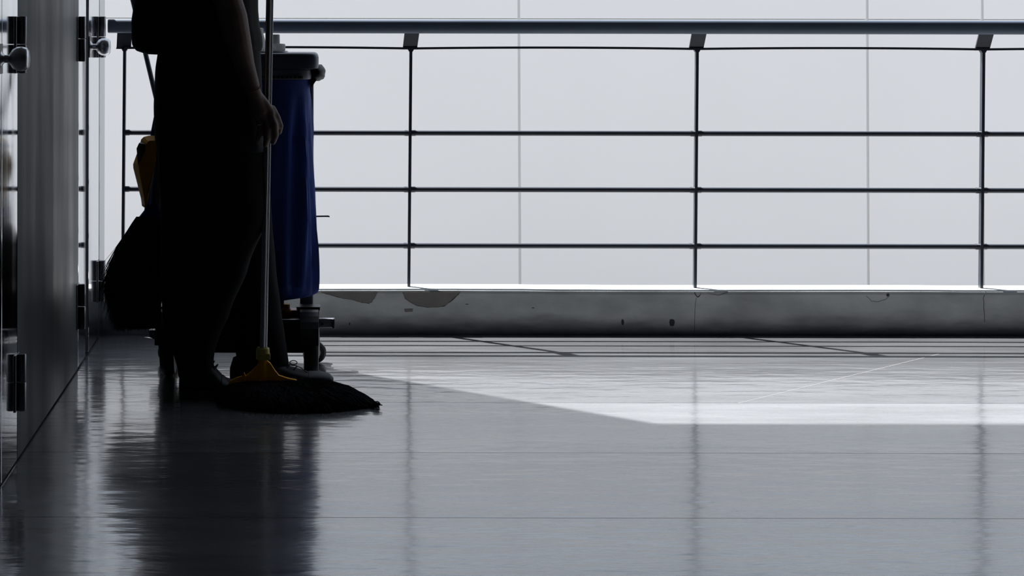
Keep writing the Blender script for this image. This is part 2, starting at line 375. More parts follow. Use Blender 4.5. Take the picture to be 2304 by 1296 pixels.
# ------------------------------------------------------------------ the railing
YR = 6.374; S = F / YR
rl = thing('railing', 'long dark steel balcony railing with slate blue round handrail on the concrete curb', 'railing', (1.0, YR, 0.14))
LEAN = 0.007
def rx(px, z): return PX(px, YR) + (z - 0.5) * LEAN
bm = bmesh.new(); zh = PZ(59.5, YR); xend = 6.9
YHR = YR - 0.030
loft(bm, [[Vector((-0.646 + h, YHR + ry_ * math.cos(k * PI / 16), zh + rz_ * math.sin(k * PI / 16))) for k in range(32)] for h, ry_, rz_ in ((0, .0105, .0200), (.002, .0125, .0219), (xend + .644, .0125, .0219), (xend + .646, .0105, .0200))])
obj('handrail', bm, 'handrail', rl, smooth=True)
posts = [279 + 643.5 * i for i in range(0, 8)]
zbar = [PZ(v, YR) for v in (299, 426, 552.5)]
for i, px in enumerate(posts):
    bm = bmesh.new(); z0, z1 = 0.137, PZ(111, YR)
    hw = 0.0046
    x0, x1 = rx(px, z0), rx(px, z1)
    for (xx0, zz0, xx1, zz1) in ((x0, z0, x1, z1),):
        vs = []
        for x, z in ((x0, z0), (x1, z1)):
            vs.append([bm.verts.new((x + sx * hw, YR + sy * 0.011, z)) for sx, sy in ((-1, -1), (1, -1), (1, 1), (-1, 1))])
        for k in range(4): bm.faces.new((vs[0][k], vs[0][(k + 1) % 4], vs[1][(k + 1) % 4], vs[1][k]))
        bm.faces.new(vs[0][::-1]); bm.faces.new(vs[1])
    # weld fillets at the head
    bevel_all(bm, 0.0008, 1)
    obj('post', bm, 'rail', rl)
    bx = rx(px, 0.93); bm = bmesh.new(); zt, zb_ = PZ(72, YR), PZ(111, YR)
    prism_xz(bm, [(bx - 0.0235 + 0.002, zt), (bx + 0.0235 + 0.002, zt), (bx + 0.023 - 0.003, zb_ + 0.006), (bx + 0.025 - 0.003, zb_), (bx - 0.025 - 0.003, zb_), (bx - 0.023 - 0.003, zb_ + 0.006)], YR - 0.004, YR + 0.004)
    for v in bm.verts: v.co.y += -0.026 * max(0, (v.co.z - zb_)) / (zt - zb_)
    obj('bracket', bevel_all(bm, 0.0008, 1), 'rail', rl)
    obj('weld_collar', bevel_all(prism_xz(bmesh.new(), [(x1 - 0.010, z1 + 0.001), (x1 + 0.010, z1 + 0.001), (x1 + 0.0055, z1 - 0.007), (x1 - 0.0055, z1 - 0.007)], YR - 0.0115, YR + 0.0115), 0.0006, 1), 'rail', rl)
    if i < len(posts) - 1:
        pn = posts[i + 1]
        # thin top bar, bowed a little
        bm = bmesh.new(); pts = []; rr = []
        for k in range(13):
            t = k / 12; x = rx(px, z1) + (rx(pn, z1) - rx(px, z1)) * t
            z = z1 + 0.0035 + 0.0035 * 4 * t * (1 - t); pts.append((x, z))
        A = []
        for x, z in pts: A.append([bm.verts.new((x, YR + sy * 0.012, z + sz * 0.0036)) for sy, sz in ((-1, -1), (-1, 1), (1, 1), (1, -1))])
        for a, b in zip(A, A[1:]):
            for k in range(4): bm.faces.new((a[k], a[(k + 1) % 4], b[(k + 1) % 4], b[k]))
        bm.faces.new(A[0]); bm.faces.new(A[-1][::-1]); obj('flat_bar', bm, 'rail', rl)
        for zb in zbar:
            bm = bmesh.new(); xa, xb = rx(px, zb) + hw, rx(pn, zb) - hw
            tube(bm, [(xa, YR, zb), (xb, YR, zb)], 0.0082, 16)
            obj('crossbar', bm, 'rail', rl, smooth=True)
            for x_ in (xa, xb - 0.013): obj('sleeve', tube(bmesh.new(), [(x_, YR, zb), (x_ + 0.013, YR, zb)], 0.0096, 16), 'rail', rl, smooth=True)

# ------------------------------------------------------------------ cleaning cart
ct = thing('cleaning_cart', 'black janitor cart with navy cloth bag and grey lid standing behind the person', 'cart', (-0.2, 5.68, 0))
YN, YF = 5.56, 5.77
dx0, dx1 = PX(366, 5.56), PX(690, 5.56)
bm = B(dx0, dx1, YN - 0.01, YF, 0.066, 0.150, bev=0.008)
deck = obj('deck', bm, 'cart_black', ct)
obj('deck_rim', B(dx0 - 0.004, dx1 + 0.004, YN - 0.014, YN, 0.150, 0.160, bev=0.002), 'cart_grey', ct)
obj('deck_rim', B(dx0 - 0.004, dx1 + 0.004, YF - 0.01, YF + 0.004, 0.150, 0.160, bev=0.002), 'cart_grey', ct)
# two large front wheels seen edge on, each under a flanged fender
for xc in (0.0005, -0.397):
    bm = bmesh.new(); lathe(bm, [(0.045, -0.0195), (0.072, -0.0205), (0.083, -0.0195), (0.0895, -0.012), (0.091, 0), (0.0895, 0.012), (0.083, 0.0195), (0.072, 0.0205), (0.045, 0.0195)], (xc, 5.575, 0.091), axis='X', n=40)
    wobj = obj('wheel', bm, 'tyre_black', ct, smooth=True)
    bm = bmesh.new(); lathe(bm, [(0.02, -0.024), (0.04, -0.022), (0.05, -0.018), (0.05, 0.018), (0.04, 0.022), (0.02, 0.024)], (xc, 5.575, 0.091), axis='X', n=24)
    obj('hub', bm, 'cart_grey', wobj, smooth=True)
    # fender: arch above the wheel
    bm = bmesh.new(); rings = []
    for k in range(13):
        a = math.radians(8 + 164 * k / 12); c_, s_ = math.cos(a), math.sin(a)
        rings.append([Vector((xc + dx, 5.575 + (0.099 if o else 0.104) * c_, 0.087 + (0.092 if o else 0.0965) * s_)) for dx, o in ((-0.031, 0), (0.020, 0), (0.020, 1), (-0.031, 1))])
    loft(bm, rings); bevel_all(bm, 0.001, 1); obj('fender', bm, 'cart_black', ct)
    bm = bmesh.new()
    prism_xz(bm, [(xc - 0.041, 0.184), (xc + 0.0245, 0.184), (xc + 0.0245, 0.1795), (xc + 0.022, 0.178), (xc + 0.0215, 0.06), (xc - 0.020, 0.06), (xc - 0.030, 0.13), (xc - 0.038, 0.178), (xc - 0.041, 0.1795)], 5.60, 5.665)
    obj('leg_housing', bevel_all(bm, 0.0015, 2), 'cart_black', ct)
    obj('flange', B(xc - 0.042, xc + 0.0255, 5.60, 5.665, 0.1845, 0.1875, bev=0.001), 'cart_black', ct)
for xc in (PX(711, 5.78), PX(381, 5.78)):
    bm = bmesh.new(); lathe(bm, [(0.014, -0.012), (0.026, -0.013), (0.031, -0.009), (0.0315, 0), (0.031, 0.009), (0.026, 0.013), (0.014, 0.012)], (xc, 5.78, 0.0315), axis='Y', n=32)
    cs = obj('caster', bm, 'tyre', ct, smooth=True)
    bm = bmesh.new(); lathe(bm, [(0.003, -0.017), (0.008, -0.016), (0.015, -0.0125), (0.015, 0.0125), (0.008, 0.016)], (xc, 5.78, 0.0315), axis='Y', n=24); obj('hub', bm, 'hub', cs, smooth=True)
    for y_ in (5.797, 5.758): obj('fork', prism_xz(bmesh.new(), [(xc - 0.012, 0.025), (xc + 0.004, 0.025), (xc + 0.010, 0.072), (xc - 0.018, 0.072)], y_, y_ + 0.004), 'cart_grey', cs)
obj('caster_plate', B(PX(362, 5.78), PX(716, 5.78), 5.752, 5.806, 0.072, 0.082, bev=0.001), 'cart_black', ct)
obj('side_housing', bevel_all(prism_xz(bmesh.new(), [(PX(338, 5.74), PZ(741, 5.74)), (PX(366, 5.74), PZ(741, 5.74)), (PX(366, 5.74), PZ(792, 5.74)), (PX(361, 5.74), PZ(790, 5.74)), (PX(356, 5.74), PZ(764, 5.74)), (PX(339, 5.74), PZ(757, 5.74))], 5.72, 5.76), 0.002), 'cart_grey', ct)
# bumper bar sticking out at both sides
bm = B(PX(352, 5.7), PX(752, 5.7), 5.69, 5.71, PZ(736, 5.7), PZ(716, 5.7), bev=0.003); obj('bumper_bar', bm, 'cart_grey', ct)
bm = bmesh.new(); box(bm, PX(752, 5.7) - 0.004, PX(752, 5.7) + 0.003, 5.686, 5.714, PZ(738, 5.7), PZ(716, 5.7), bev=0.002); obj('bumper_cap', bm, 'cart_black', ct)
obj('bolt', lathe(bmesh.new(), [(0.004, 0.002), (0.004, -0.002), (0.003, -0.004)], (PX(727, 5.7), 5.69, PZ(728, 5.7)), axis='Y', n=12), 'cart_black', ct)
# uprights
for px in (691, 392):
    bm = B(PX(px - 15, 5.69), PX(px + 15, 5.69), 5.675, 5.705, 0.150, 0.86, bev=0.004); obj('upright', bm, 'cart_grey', ct)
obj('light_block_panel', B(PX(400, 5.7), PX(640, 5.7), 5.735, 5.742, 0.150, 0.40, bev=0.002), 'cart_black', ct)  # unseen panel added to block the bright gap in the floor reflection
# bag: wide sagging cloth with folds
tab = [(178, 358, 698), (195, 354, 697), (230, 350, 700), (305, 338, 706), (380, 331, 711), (440, 326, 715), (500, 322, 718), (560, 326, 719.5), (620, 334, 719.5), (648, 340, 719), (662, 347, 716), (672, 362, 700), (679, 392, 672), (683, 420, 640)]
bm = bmesh.new(); rings = []; YM = 5.605
for i in range(46):
    py = 178 + (683 - 178) * i / 45
    l, r = interp(tab, py); xl, xr = PX(l, YM), PX(r, YM); z = PZ(py, YM)
    ry = 0.098 * (1 if py < 640 else max(0.35, 1 - (py - 640) / 70))
    def folds(a, zz):
        k = min(1, max(0, (py - 190) / 120)) * (1 if py < 655 else .5)
        v = 0.030 * math.sin(a * 11 + 2.2 * math.sin(zz * 4)) + 0.022 * math.sin(a * 19 - zz * 9) + 0.03 * noise.noise(Vector((math.cos(a) * 2, math.sin(a) * 2, zz * 3)))
        if abs(math.sin(a)) < 0.12: v *= 0.2
        return 1 + (v - 0.03) * k
    zz0 = z - 0.02 * max(0, 0)
    pts = ring_pts((xl + xr) / 2, YM, z, (xr - xl) / 2, ry, 96, 3.2, folds)
    if py > 640:
        for p in pts: p.z += 0.010 * (p.x - (xl + xr) / 2) / ((xr - xl) / 2 + 1e-6) * (py - 640) / 40
    rings.append(pts)
loft(bm, rings); obj('cloth_bag', bm, 'navy', ct, smooth=True)
# rim tray with ribs
def rrect(cx, cy, z, rx_, ry_, n=64, ex=7): return ring_pts(cx, cy, z, rx_, ry_, n, ex)
cxm = (PX(372, 5.51) + PX(701, 5.51)) / 2; rxm = (PX(701, 5.51) - PX(372, 5.51)) / 2
bm = bmesh.new(); rings = []
for py, gx in ((179, -0.002), (176, 0), (160, 0), (156, -0.002), (153.5, -0.007)):
    rings.append(rrect(cxm, 5.605, PZ(py, 5.51), rxm + gx, 0.098 + gx, 64, 7))
loft(bm, rings); rim = obj('bag_frame', bm, 'cart_grey', ct, smooth=True)
for k in range(26):
    x = PX(679 - 9.6 * k, 5.51)
    obj('rib', B(x - 0.0009, x + 0.0009, 5.5045, 5.512, PZ(176.5, 5.51), PZ(171.5, 5.51)), 'cart_grey', rim)
obj('rib_slot', B(PX(428, 5.51), PX(682, 5.51), 5.5058, 5.512, PZ(177, 5.51), PZ(171, 5.51), bev=0.0005), 'cart_black', rim)
# lid
cxl = (PX(400, 5.53) + PX(717.5, 5.53)) / 2; rxl = (PX(717.5, 5.53) - PX(400, 5.53)) / 2
bm = bmesh.new(); rings = []
for py, gx in ((156, -0.012), (154, -0.001), (146, 0), (130, 0), (124, -0.002), (120.5, -0.006), (119, -0.012)):
    rings.append(rrect(cxl, 5.605, PZ(py, 5.53), rxl + gx, 0.098 + gx, 72, 8))
loft(bm, rings); lid = obj('lid', bm, 'cart_blue', ct, smooth=True)
bm = bmesh.new(); zt = PZ(119, 5.53)
loft(bm, [rrect(cxl - 0.03, 5.61, zt - 0.001, 0.14, 0.08, 48, 6), rrect(cxl - 0.03, 5.61, zt + 0.0035, 0.137, 0.077, 48, 6), rrect(cxl - 0.03, 5.61, zt + 0.0045, 0.13, 0.07, 48, 6)])
obj('lid_panel', bm, 'cart_blue', lid, smooth=True)
# liner gathered over the rim at the right end
bm = bmesh.new(); cl_ = P(713.5, 163, 5.61)
bmesh.ops.create_uvsphere(bm, u_segments=48, v_segments=24, radius=1)
for v in bm.verts:
    x, y_, z = v.co; an = math.atan2(z, x); k = 1 + 0.03 * math.sin(an * 7 + y_ * 2) + 0.015 * math.sin(an * 13)
    rx_ = 0.0235 if x > 0 else 0.020
    v.co = cl_ + Vector((math.copysign(abs(x) ** .8, x) * rx_ * k, y_ * 0.075, math.copysign(abs(z) ** .85, z) * 0.0235 * k - 0.004 * x * 0))
obj('liner_fold', bm, 'plasticbag', ct, smooth=True)
bm = bmesh.new(); prism_xz(bm, [(PX(697, 5.6), PZ(178, 5.6)), (PX(712, 5.6), PZ(180, 5.6)), (PX(701, 5.6), PZ(196, 5.6))], 5.56, 5.68); obj('liner_tail', bm, 'plasticbag', ct)
# hook rod
bm = bmesh.new(); q = [P(700, 487, 5.66), P(730, 486.5, 5.66), P(739, 486.5, 5.66), P(742.5, 487.5, 5.66)]; tube(bm, q, [0.0022, 0.0022, 0.0024, 0.0018], 10); obj('hook', bm, 'cart_black', ct, smooth=True)

# bottle on the lid
bt = thing('bottle', 'pale grey plastic bottle with darker cap standing on the cart lid beside the mop pole', 'bottle', P(619, 118, 5.62))
xb = PX(619.5, 5.62); zb0 = PZ(119, 5.53) + 0.0046
bm = bmesh.new(); zsh = PZ(98, 5.62)
lathe(bm, [(0.026, 0), (0.0285, 0.002), (0.0285, zsh - zb0 - 0.004), (0.0265, zsh - zb0 - 0.001), (0.012, zsh - zb0)], (xb, 5.62, zb0), n=32); obj('bottle_body', bm, 'white_plastic', bt, smooth=True)
bm = bmesh.new(); zc = PZ(77.5, 5.62)
lathe(bm, [(0.0125, 0), (0.013, 0.001), (0.0125, zc - zsh - 0.002), (0.011, zc - zsh)], (xb, 5.62, zsh), n=32); obj('cap', bm, 'cap_grey', bt, smooth=True)
# small white tub handle showing at the person's front
bm = bmesh.new(); bx_, bz_ = PX(586, 5.65), zb0
lathe(bm, [(0.012, 0), (0.014, 0.002), (0.0135, 0.03), (0.009, 0.045), (0.0085, 0.062), (0.004, 0.0635)], (bx_, 5.65, bz_), n=24)
tag(obj('small_bottle', bm, 'white_plastic', smooth=True), 'small pale bottle on the cart lid mostly hidden behind the shirt front', 'bottle')
# things on the deck
sb = thing('spray_bottle', 'small orange yellow bottle on the low cart deck under the navy bag', 'bottle', P(646, 716, 5.66))
bm = bmesh.new(); zz = 0.150; hh = PZ(684, 5.66) - zz
lathe(bm, [(0.014, 0), (0.0155, 0.002), (0.0155, hh * .45), (0.011, hh * .6), (0.009, hh * .7)], (PX(645, 5.66), 5.66, zz), n=24); obj('bottle_body', bm, 'yellow', sb, smooth=True)
bm = bmesh.new(); lathe(bm, [(0.0095, hh * .68), (0.0095, hh * .98), (0.008, hh)], (PX(646, 5.66), 5.66, zz), n=20); obj('cap', bm, 'yellow', sb, smooth=True)
bm = B(PX(655, 5.68), PX(676, 5.68), 5.66, 5.72, PZ(709, 5.68), PZ(696, 5.68), bev=0.003)
bm.free(); bm = loft(bmesh.new(), [rrect(PX(665.5, 5.68), 5.68, z_, r_, r_ * 1.3, 32, 5) for z_, r_ in ((0.1505, .010), (PZ(709, 5.68), .0115), (PZ(709, 5.68) + .0005, .0135), (PZ(697, 5.68), .0137), (PZ(696, 5.68), .0125))])
tag(obj('plastic_tub', bm, 'pink'), 'small pink plastic tub on the low cart deck beside the orange bottle', 'tub')

# yellow folded wringer at the left end
wr = thing('wringer', 'amber yellow angular plastic wringer with black clip hanging at the cart left end', 'wringer', P(330, 468, 5.5))
def pz(L, Y): return [(PX(a, Y), PZ(b, Y)) for a, b in L]
back = [(352, 306), (336, 305.5), (324, 308.5), (318, 314), (313, 334), (300, 370), (300.5, 379), (318, 448), (320, 464), (326, 468), (330, 466), (340, 420), (352, 360)]
front = [(352, 317), (338, 317), (334, 319), (331, 324), (326, 342), (313, 371), (313, 381), (324, 440), (325.5, 456), (327, 461), (328, 459), (336, 412), (352, 350)]
bm = loft(bmesh.new(), [[Vector((PX(a, Y), Y, PZ(b, Y))) for a, b in L] for L, Y in ((back, 5.535), (back, 5.50), (front, 5.455))])
obj('shell', bevel_all(bm, 0.0012, 2, 12), 'yellow', wr)
bm = prism_xz(bmesh.new(), pz([(314, 322), (326, 324), (327, 330), (318, 352), (312, 372), (310, 350), (308.5, 334)], 5.46), 5.448, 5.56)
obj('clip', bevel_all(bm, 0.0015, 2, 15), 'cart_black', wr)

# long handle leaning in the cart
bm = bmesh.new(); a, b = P(468, 706, 5.722), P(262, -152, 5.72)
dr = (b - a).normalized(); tube(bm, [a, b - dr * .02, b - dr * .018, b - dr * .003, b], [.0072, .0072, .009, .009, .005], 14)
tag(obj('tool_handle', bm, 'rod', smooth=True), 'thin grey blue tool handle leaning left out of the cart behind the shirt', 'handle')

# broom hanging at the left end
br = thing('broom', 'broom with navy head and long flaring black bristles hanging at the cart left end', 'broom', P(310, 745, 5.46))
YBm = 5.475
bm = bmesh.new(); rings = []
for py, l, r, ry in ((462, 331, 358, .012), (474, 325, 360, .016), (484, 317, 361, .020), (492, 311, 362, .022), (500, 306, 362, .022)):
    rings.append(ring_pts((PX(l, YBm) + PX(r, YBm)) / 2, YBm, PZ(py, YBm), (PX(r, YBm) - PX(l, YBm)) / 2, ry, 32, 2.6))
loft(bm, rings); obj('broom_head', bm, 'navy', br, smooth=True)
bm = bmesh.new(); tube(bm, [P(354, 480, 5.475), P(361, 365, 5.475), P(386, -60, 5.475)], 0.0075, 12); obj('broom_handle', bm, 'rod', br, smooth=True)
bm = bmesh.new(); rings = []
btab = [(494, 310, 362, .022), (520, 291, 362, .026), (560, 271, 362, .028), (610, 260, 362, .030), (660, 258, 362, .030), (700, 259, 362, .030), (728, 262, 361, .028), (738, 275, 358, .022)]
for i in range(24):
    py = 494 + 244 * i / 23; l, r, ry = interp(btab, py)
    rings.append(ring_pts((PX(l, YBm) + PX(r, YBm)) / 2, YBm, PZ(py, YBm), (PX(r, YBm) - PX(l, YBm)) / 2, ry, 64, 2.2, lambda a, z: 1 + 0.05 * math.sin(a * 23) + 0.03 * noise.noise(Vector((a * 5, z * 10, 0)))))
loft(bm, rings)
rnd = random.Random(3)
for k in range(1900):
    u = rnd.random() ** (1.5 if k % 3 else 0.8); yy = YBm + (rnd.random() - .5) * 0.06
    st = (308 + 52 * u, 488 + rnd.random() * 8)
    if u < 0.35:
        v = u / 0.35
        e = (236 + 30 * v + rnd.gauss(0, 8), 640 + 95 * v ** .7 + rnd.gauss(0, 18)); c1 = (286 + 20 * v, 518); c2 = (254 + 14 * v + rnd.gauss(0, 4), 575 + 25 * v)
        e = (e[0], min(e[1], 746))
    else:
        v = (u - 0.35) / 0.65
        e = (262 + 94 * v + rnd.gauss(0, 5), 742 - 6 * v + rnd.gauss(0, 4)); c1 = (300 + 58 * v, 560); c2 = (268 + 92 * v, 650)
    pts = bez(P(*st, yy), P(*c1, yy), P(*c2, yy + (rnd.random() - .5) * .02), P(*e, yy + (rnd.random() - .5) * .03), 7)
    tube(bm, pts, [0.0009, .0009, .0008, .0008, .0007, .0006, .0005, .0002], 3, cap=False)
obj('bristles', bm, 'bristle', br, stuff=True)

# ------------------------------------------------------------------ mop
YP = 5.22
mp = thing('mop', 'wet mop with ribbed aluminium pole, yellow clamp and black strings spread on the floor', 'mop', P(592, 868, YP))
pa, pb = P(593.6, 790, YP), P(614.0, -420, YP)
bm = bmesh.new(); n = 48; rings = []
for p in (pa, pb):
    rings.append([p + Vector(((0.0098 - 0.0007 * (k % 2)) * math.cos(2 * PI * k / n), (0.0098 - 0.0007 * (k % 2)) * math.sin(2 * PI * k / n), 0)) for k in range(n)])
loft(bm, rings); obj('pole', bm, 'aluminium', mp)
bm = bmesh.new(); ball(bm, pb, (0.012, 0.012, 0.016), 16); obj('pole_cap', bm, 'lime', mp, smooth=True)
xc = PX(592.8, YP); zt, zb_ = PZ(782, YP), PZ(809, YP)
bm = bmesh.new(); lathe(bm, [(0.0135, zb_ - .001), (0.0175, zb_ + .001), (0.0183, zb_ + .004), (0.0172, zt - .002), (0.0150, zt)], (xc, YP, 0), n=32)
col = obj('collar', bm, 'lime', mp, smooth=True)
obj('collar_tab', B(xc + 0.0075, xc + 0.0195, YP - 0.0165, YP - 0.005, zb_ + .001, zb_ + 0.017, bev=0.0012), 'lime', col)
bm = bmesh.new(); lathe(bm, [(0.0150, PZ(868, YP)), (0.0135, PZ(855, YP)), (0.0125, PZ(812, YP)), (0.0125, zb_ + .001)], (xc, YP, 0), n=28); obj('socket', bm, 'yellow', mp, smooth=True)
for sgn, L in ((1, [(603, 812), (609, 816), (620, 833), (629, 844), (650, 851), (668, 854.5), (673, 861), (670, 866), (601, 866)]),
               (-1, [(585, 812), (579, 822), (566, 836), (554, 846), (551, 838), (547, 846), (533, 850), (520, 857), (514, 866), (585, 866)])):
    bm = prism_xz(bmesh.new(), pz(L, YP), YP - 0.007, YP + 0.007); obj('clamp_wing', bevel_all(bm, 0.0015, 2, 20), 'yellow', mp)
# strings
bm = bmesh.new()
def YCM(q): return 5.205 - 0.055 * max(0, q) ** 2
def mh(x, y):                                # height of the heap
    px = x * F / y + CX
    q_ = min(1, max(-1, (x - (PX(488, 5.2) + PX(850, 5.2)) / 2) / ((PX(850, 5.2) - PX(488, 5.2)) / 2)))
    d = ((y - YCM(q_)) / (0.168 * (1 - 0.45 * max(0, q_) ** 2) * math.sqrt(max(0.0001, 1 - q_ * q_)) ** 0.92)) ** 2
    hx = interp([(488, 0.0), (500, 0.018), (520, 0.040), (560, 0.046), (620, 0.047), (680, 0.047), (740, 0.044), (785, 0.036), (815, 0.022), (838, 0.010), (850, 0.003), (870, 0)], px)[0]
    return hx * max(0, 1 - d) ** 0.45
gx, gy = 90, 40; grid = []
x0, x1 = PX(488, 5.2), PX(850, 5.2)
for i in range(gx + 1):
    row = []
    for j in range(gy + 1):
        a = -1 + 2 * i / gx; b = -1 + 2 * j / gy
        # map the square onto a disc so that the edge is round
        dx_ = a * math.sqrt(max(0, 1 - b * b / 2)); dy_ = b * math.sqrt(max(0, 1 - a * a / 2))
        x = (x0 + x1) / 2 + (x1 - x0) / 2 * dx_; yv = YCM(dx_) + 0.165 * dy_ * (1 - 0.45 * max(0, dx_) ** 2)
        z = max(0.0015, mh(x, yv) * (0.93 + 0.14 * noise.noise(Vector((x * 30, yv * 30, 0)))))
        row.append(bm.verts.new((x, yv, z)))
    grid.append(row)
for i in range(gx):
    for j in range(gy): bm.faces.new((grid[i][j], grid[i + 1][j], grid[i + 1][j + 1], grid[i][j + 1]))
rnd = random.Random(11)
for k in range(760):
    sx = PX(515 + 155 * rnd.random(), YP); sy = YP + (rnd.random() - .5) * .03
    ang = rnd.random() * 2 * PI; rr = math.sqrt(rnd.random()) * 0.99 if k % 2 else 0.97 + rnd.random() * .05
    dx_, dy_ = math.cos(ang) * rr, math.sin(ang) * rr
    ex = (x0 + x1) / 2 + (x1 - x0) / 2 * dx_ * 0.99; ey = YCM(dx_) + 0.165 * dy_ * (1 - 0.45 * max(0, dx_) ** 2)
    pts = []; ph = rnd.random() * 6
    for t in [i / 12 for i in range(13)]:
        x = sx + (ex - sx) * t + 0.004 * math.sin(t * 9 + ph) * t; yv = sy + (ey - sy) * t + 0.006 * math.sin(t * 7 + ph * 2) * t
        pts.append(Vector((x, yv, max(0.003, mh(x, yv) + 0.001 + 0.0015 * math.sin(t * 13 + ph)))))
    tube(bm, pts, 0.0022 + rnd.random() * .0008, 5)
for k in range(26):                          # frayed tip at the right
    s_ = Vector((PX(832 + rnd.random() * 10, 5.1), 5.10 + rnd.random() * .05, 0.006)); e_ = Vector((PX(848 + rnd.random() * 14, 5.1), s_.y + (rnd.random() - .5) * .02, 0.003 + rnd.random() * .009))
    m1 = (s_ + e_) / 2 + Vector((0, 0, rnd.random() * .007)); tube(bm, bez(s_, m1, m1 + Vector((0.004, 0.003, .002)), e_, 6), 0.0011, 4)
obj('strings', bm, 'mop', mp, stuff=True)

# ------------------------------------------------------------------ the person
YQ = 5.32
pr = thing('person', 'person in black shirt and trousers facing right, leaning one hand on a mop pole', 'person', P(480, 880, 5.32))
def L3(px, py, Y): return P(px, py, Y)
body = bmesh.new()
# torso and pelvis
tors = [(0.80, 465, .095, .120), (0.90, 462, .100, .130), (1.00, 458, .105, .135), (1.12, 455, .105, .145), (1.25, 455, .105, .165), (1.33, 458, .085, .155), (1.37, 462, .055, .09)]
rings = [ring_pts(PX(c, YQ), YQ, z, rx_, ry_, 32, 2.3) for z, c, rx_, ry_ in tors]
loft(body, rings)
sh = 1.275
limb(body, [(PX(470, YQ), YQ, 1.33), (PX(486, YQ), YQ, 1.42)], [0.052, 0.046])
# head (faces right, looking down at the mop)
hc = Vector((PX(500, YQ), YQ, 1.505)); tilt = Matrix.Rotation(math.radians(14), 4, 'Y')
def H(x, y, z): return hc + (tilt @ Vector((x, y, z)))
ball(body, H(-0.008, 0, 0.018), (0.093, 0.074, 0.092), 24, tilt)
ball(body, H(0.025, 0, -0.045), (0.062, 0.055, 0.062), 24, tilt)
ball(body, H(0.060, 0, -0.082), (0.024, 0.026, 0.020), 16, tilt)      # chin
limb(body, [H(0.080, 0, 0.008), H(0.098, 0, -0.022)], [0.008, 0.013], 12)   # nose
ball(body, H(0.088, 0.012, -0.028), (0.010, 0.008, 0.008), 12); ball(body, H(0.088, -0.012, -0.028), (0.010, 0.008, 0.008), 12)
ball(body, H(0.078, 0, 0.025), (0.012, 0.048, 0.011), 16, tilt)      # brow
for s in (-1, 1):
    ball(body, H(-0.005, s * 0.074, -0.005), (0.020, 0.009, 0.030), 16, tilt @ Matrix.Rotation(s * -0.3, 4, 'Z'))   # ears
    ball(body, H(0.052, s * 0.040, -0.025), (0.024, 0.018, 0.020), 14, tilt)
ball(body, H(0.083, 0, -0.047), (0.010, 0.024, 0.006), 14, tilt); ball(body, H(0.081, 0, -0.057), (0.010, 0.020, 0.006), 14, tilt)
# near (right) arm: down and forward to the pole
YA = 5.145
shn = Vector((PX(468, YQ), 5.172, sh)); eln = P(512, 0, 5.135); wrn = P(566, 196, 5.165)
limb(body, [shn, shn.lerp(eln, .5) + Vector((-.005, -.005, 0)), eln], [0.050, 0.045, 0.037])
limb(body, [eln, P(524, 40, 5.137), P(536, 95, 5.142), P(551, 150, 5.155), wrn], [0.037, 0.038, 0.034, 0.0265, 0.0225])
# near hand: back of the hand towards the camera, fingers hanging over the pole
YH = 5.186
def hl(L, rs, n=14): limb(body, [P(a, b, c) for a, b, c in L], rs, n)
hl([(566, 196, 5.165), (576, 222, 5.172), (590, 246, 5.180)], [0.0215, 0.0200, 0.0170])
hl([(570, 205, 5.172), (572, 236, 5.182), (580, 262, 5.186)], [0.0185, 0.0170, 0.0135])
hl([(575, 212, 5.172), (595, 236, 5.180), (610, 254, 5.184)], [0.0160, 0.0150, 0.0115])
hl([(572, 225, 5.176), (588, 255, 5.183), (597, 268, 5.184)], [0.0180, 0.0160, 0.0115])
hl([(612, 246, 5.192), (624, 266, 5.196), (631, 284, 5.203), (629, 297, 5.215)], [0.0115, 0.0098, 0.0088, 0.0075])     # index
hl([(607, 257, 5.184), (618, 283, 5.183), (620, 305, 5.190), (615, 320, 5.200)], [0.0115, 0.0105, 0.0095, 0.0078])   # middle
hl([(596, 266, 5.184), (602, 290, 5.182), (601, 312, 5.188), (598, 326, 5.196)], [0.0108, 0.0100, 0.0090, 0.0075])  # ring
hl([(580, 262, 5.188), (586, 284, 5.188), (583, 304, 5.192), (579, 319, 5.198)], [0.0100, 0.0088, 0.0080, 0.0068])   # little
hl([(584, 222, 5.190), (598, 244, 5.212), (607, 262, 5.240), (606, 276, 5.247)], [0.0135, 0.0120, 0.0100, 0.0085])   # thumb behind the pole
# far (left) arm: bent up to the pole higher above
shf = Vector((PX(468, YQ), 5.468, sh)); elf = Vector((PX(520, YQ), 5.475, 1.08)); wrf = Vector((PX(588, YQ), 5.315, 1.205))
limb(body, [shf, shf.lerp(elf, .5), elf], [0.050, 0.043, 0.036]); limb(body, [elf, elf.lerp(wrf, .3), wrf], [0.036, 0.035, 0.023])
pc = Vector((PX(610.5, YP), YP, 1.235))
limb(body, [wrf, wrf.lerp(pc, .4) + Vector((0, 0.006, .01)), pc + Vector((-.006, .032, 0.0))], [0.022, 0.021, 0.017])
for k in range(4):
    z = 1.262 - 0.021 * k; a = pc + Vector((0, 0, z - pc.z)); ln = (0.9, 1.0, .96, .8)[k]
    limb(body, [a + Vector((0.004, .030, 0)), a + Vector((.021, .020, 0)), a + Vector((.024 * ln, -.004, -.002)), a + Vector((.010, -.020, -.003)), a + Vector((-.008, -.019, -.003))], [0.0100, 0.0092, 0.0085, 0.0078, 0.0068], 12)
limb(body, [pc + Vector((-.012, .030, .015)), pc + Vector((-.022, .012, .028)), pc + Vector((-.019, -.006, .036)), pc + Vector((-.008, -.017, .036))], [0.0125, 0.011, 0.0098, 0.0082], 12)
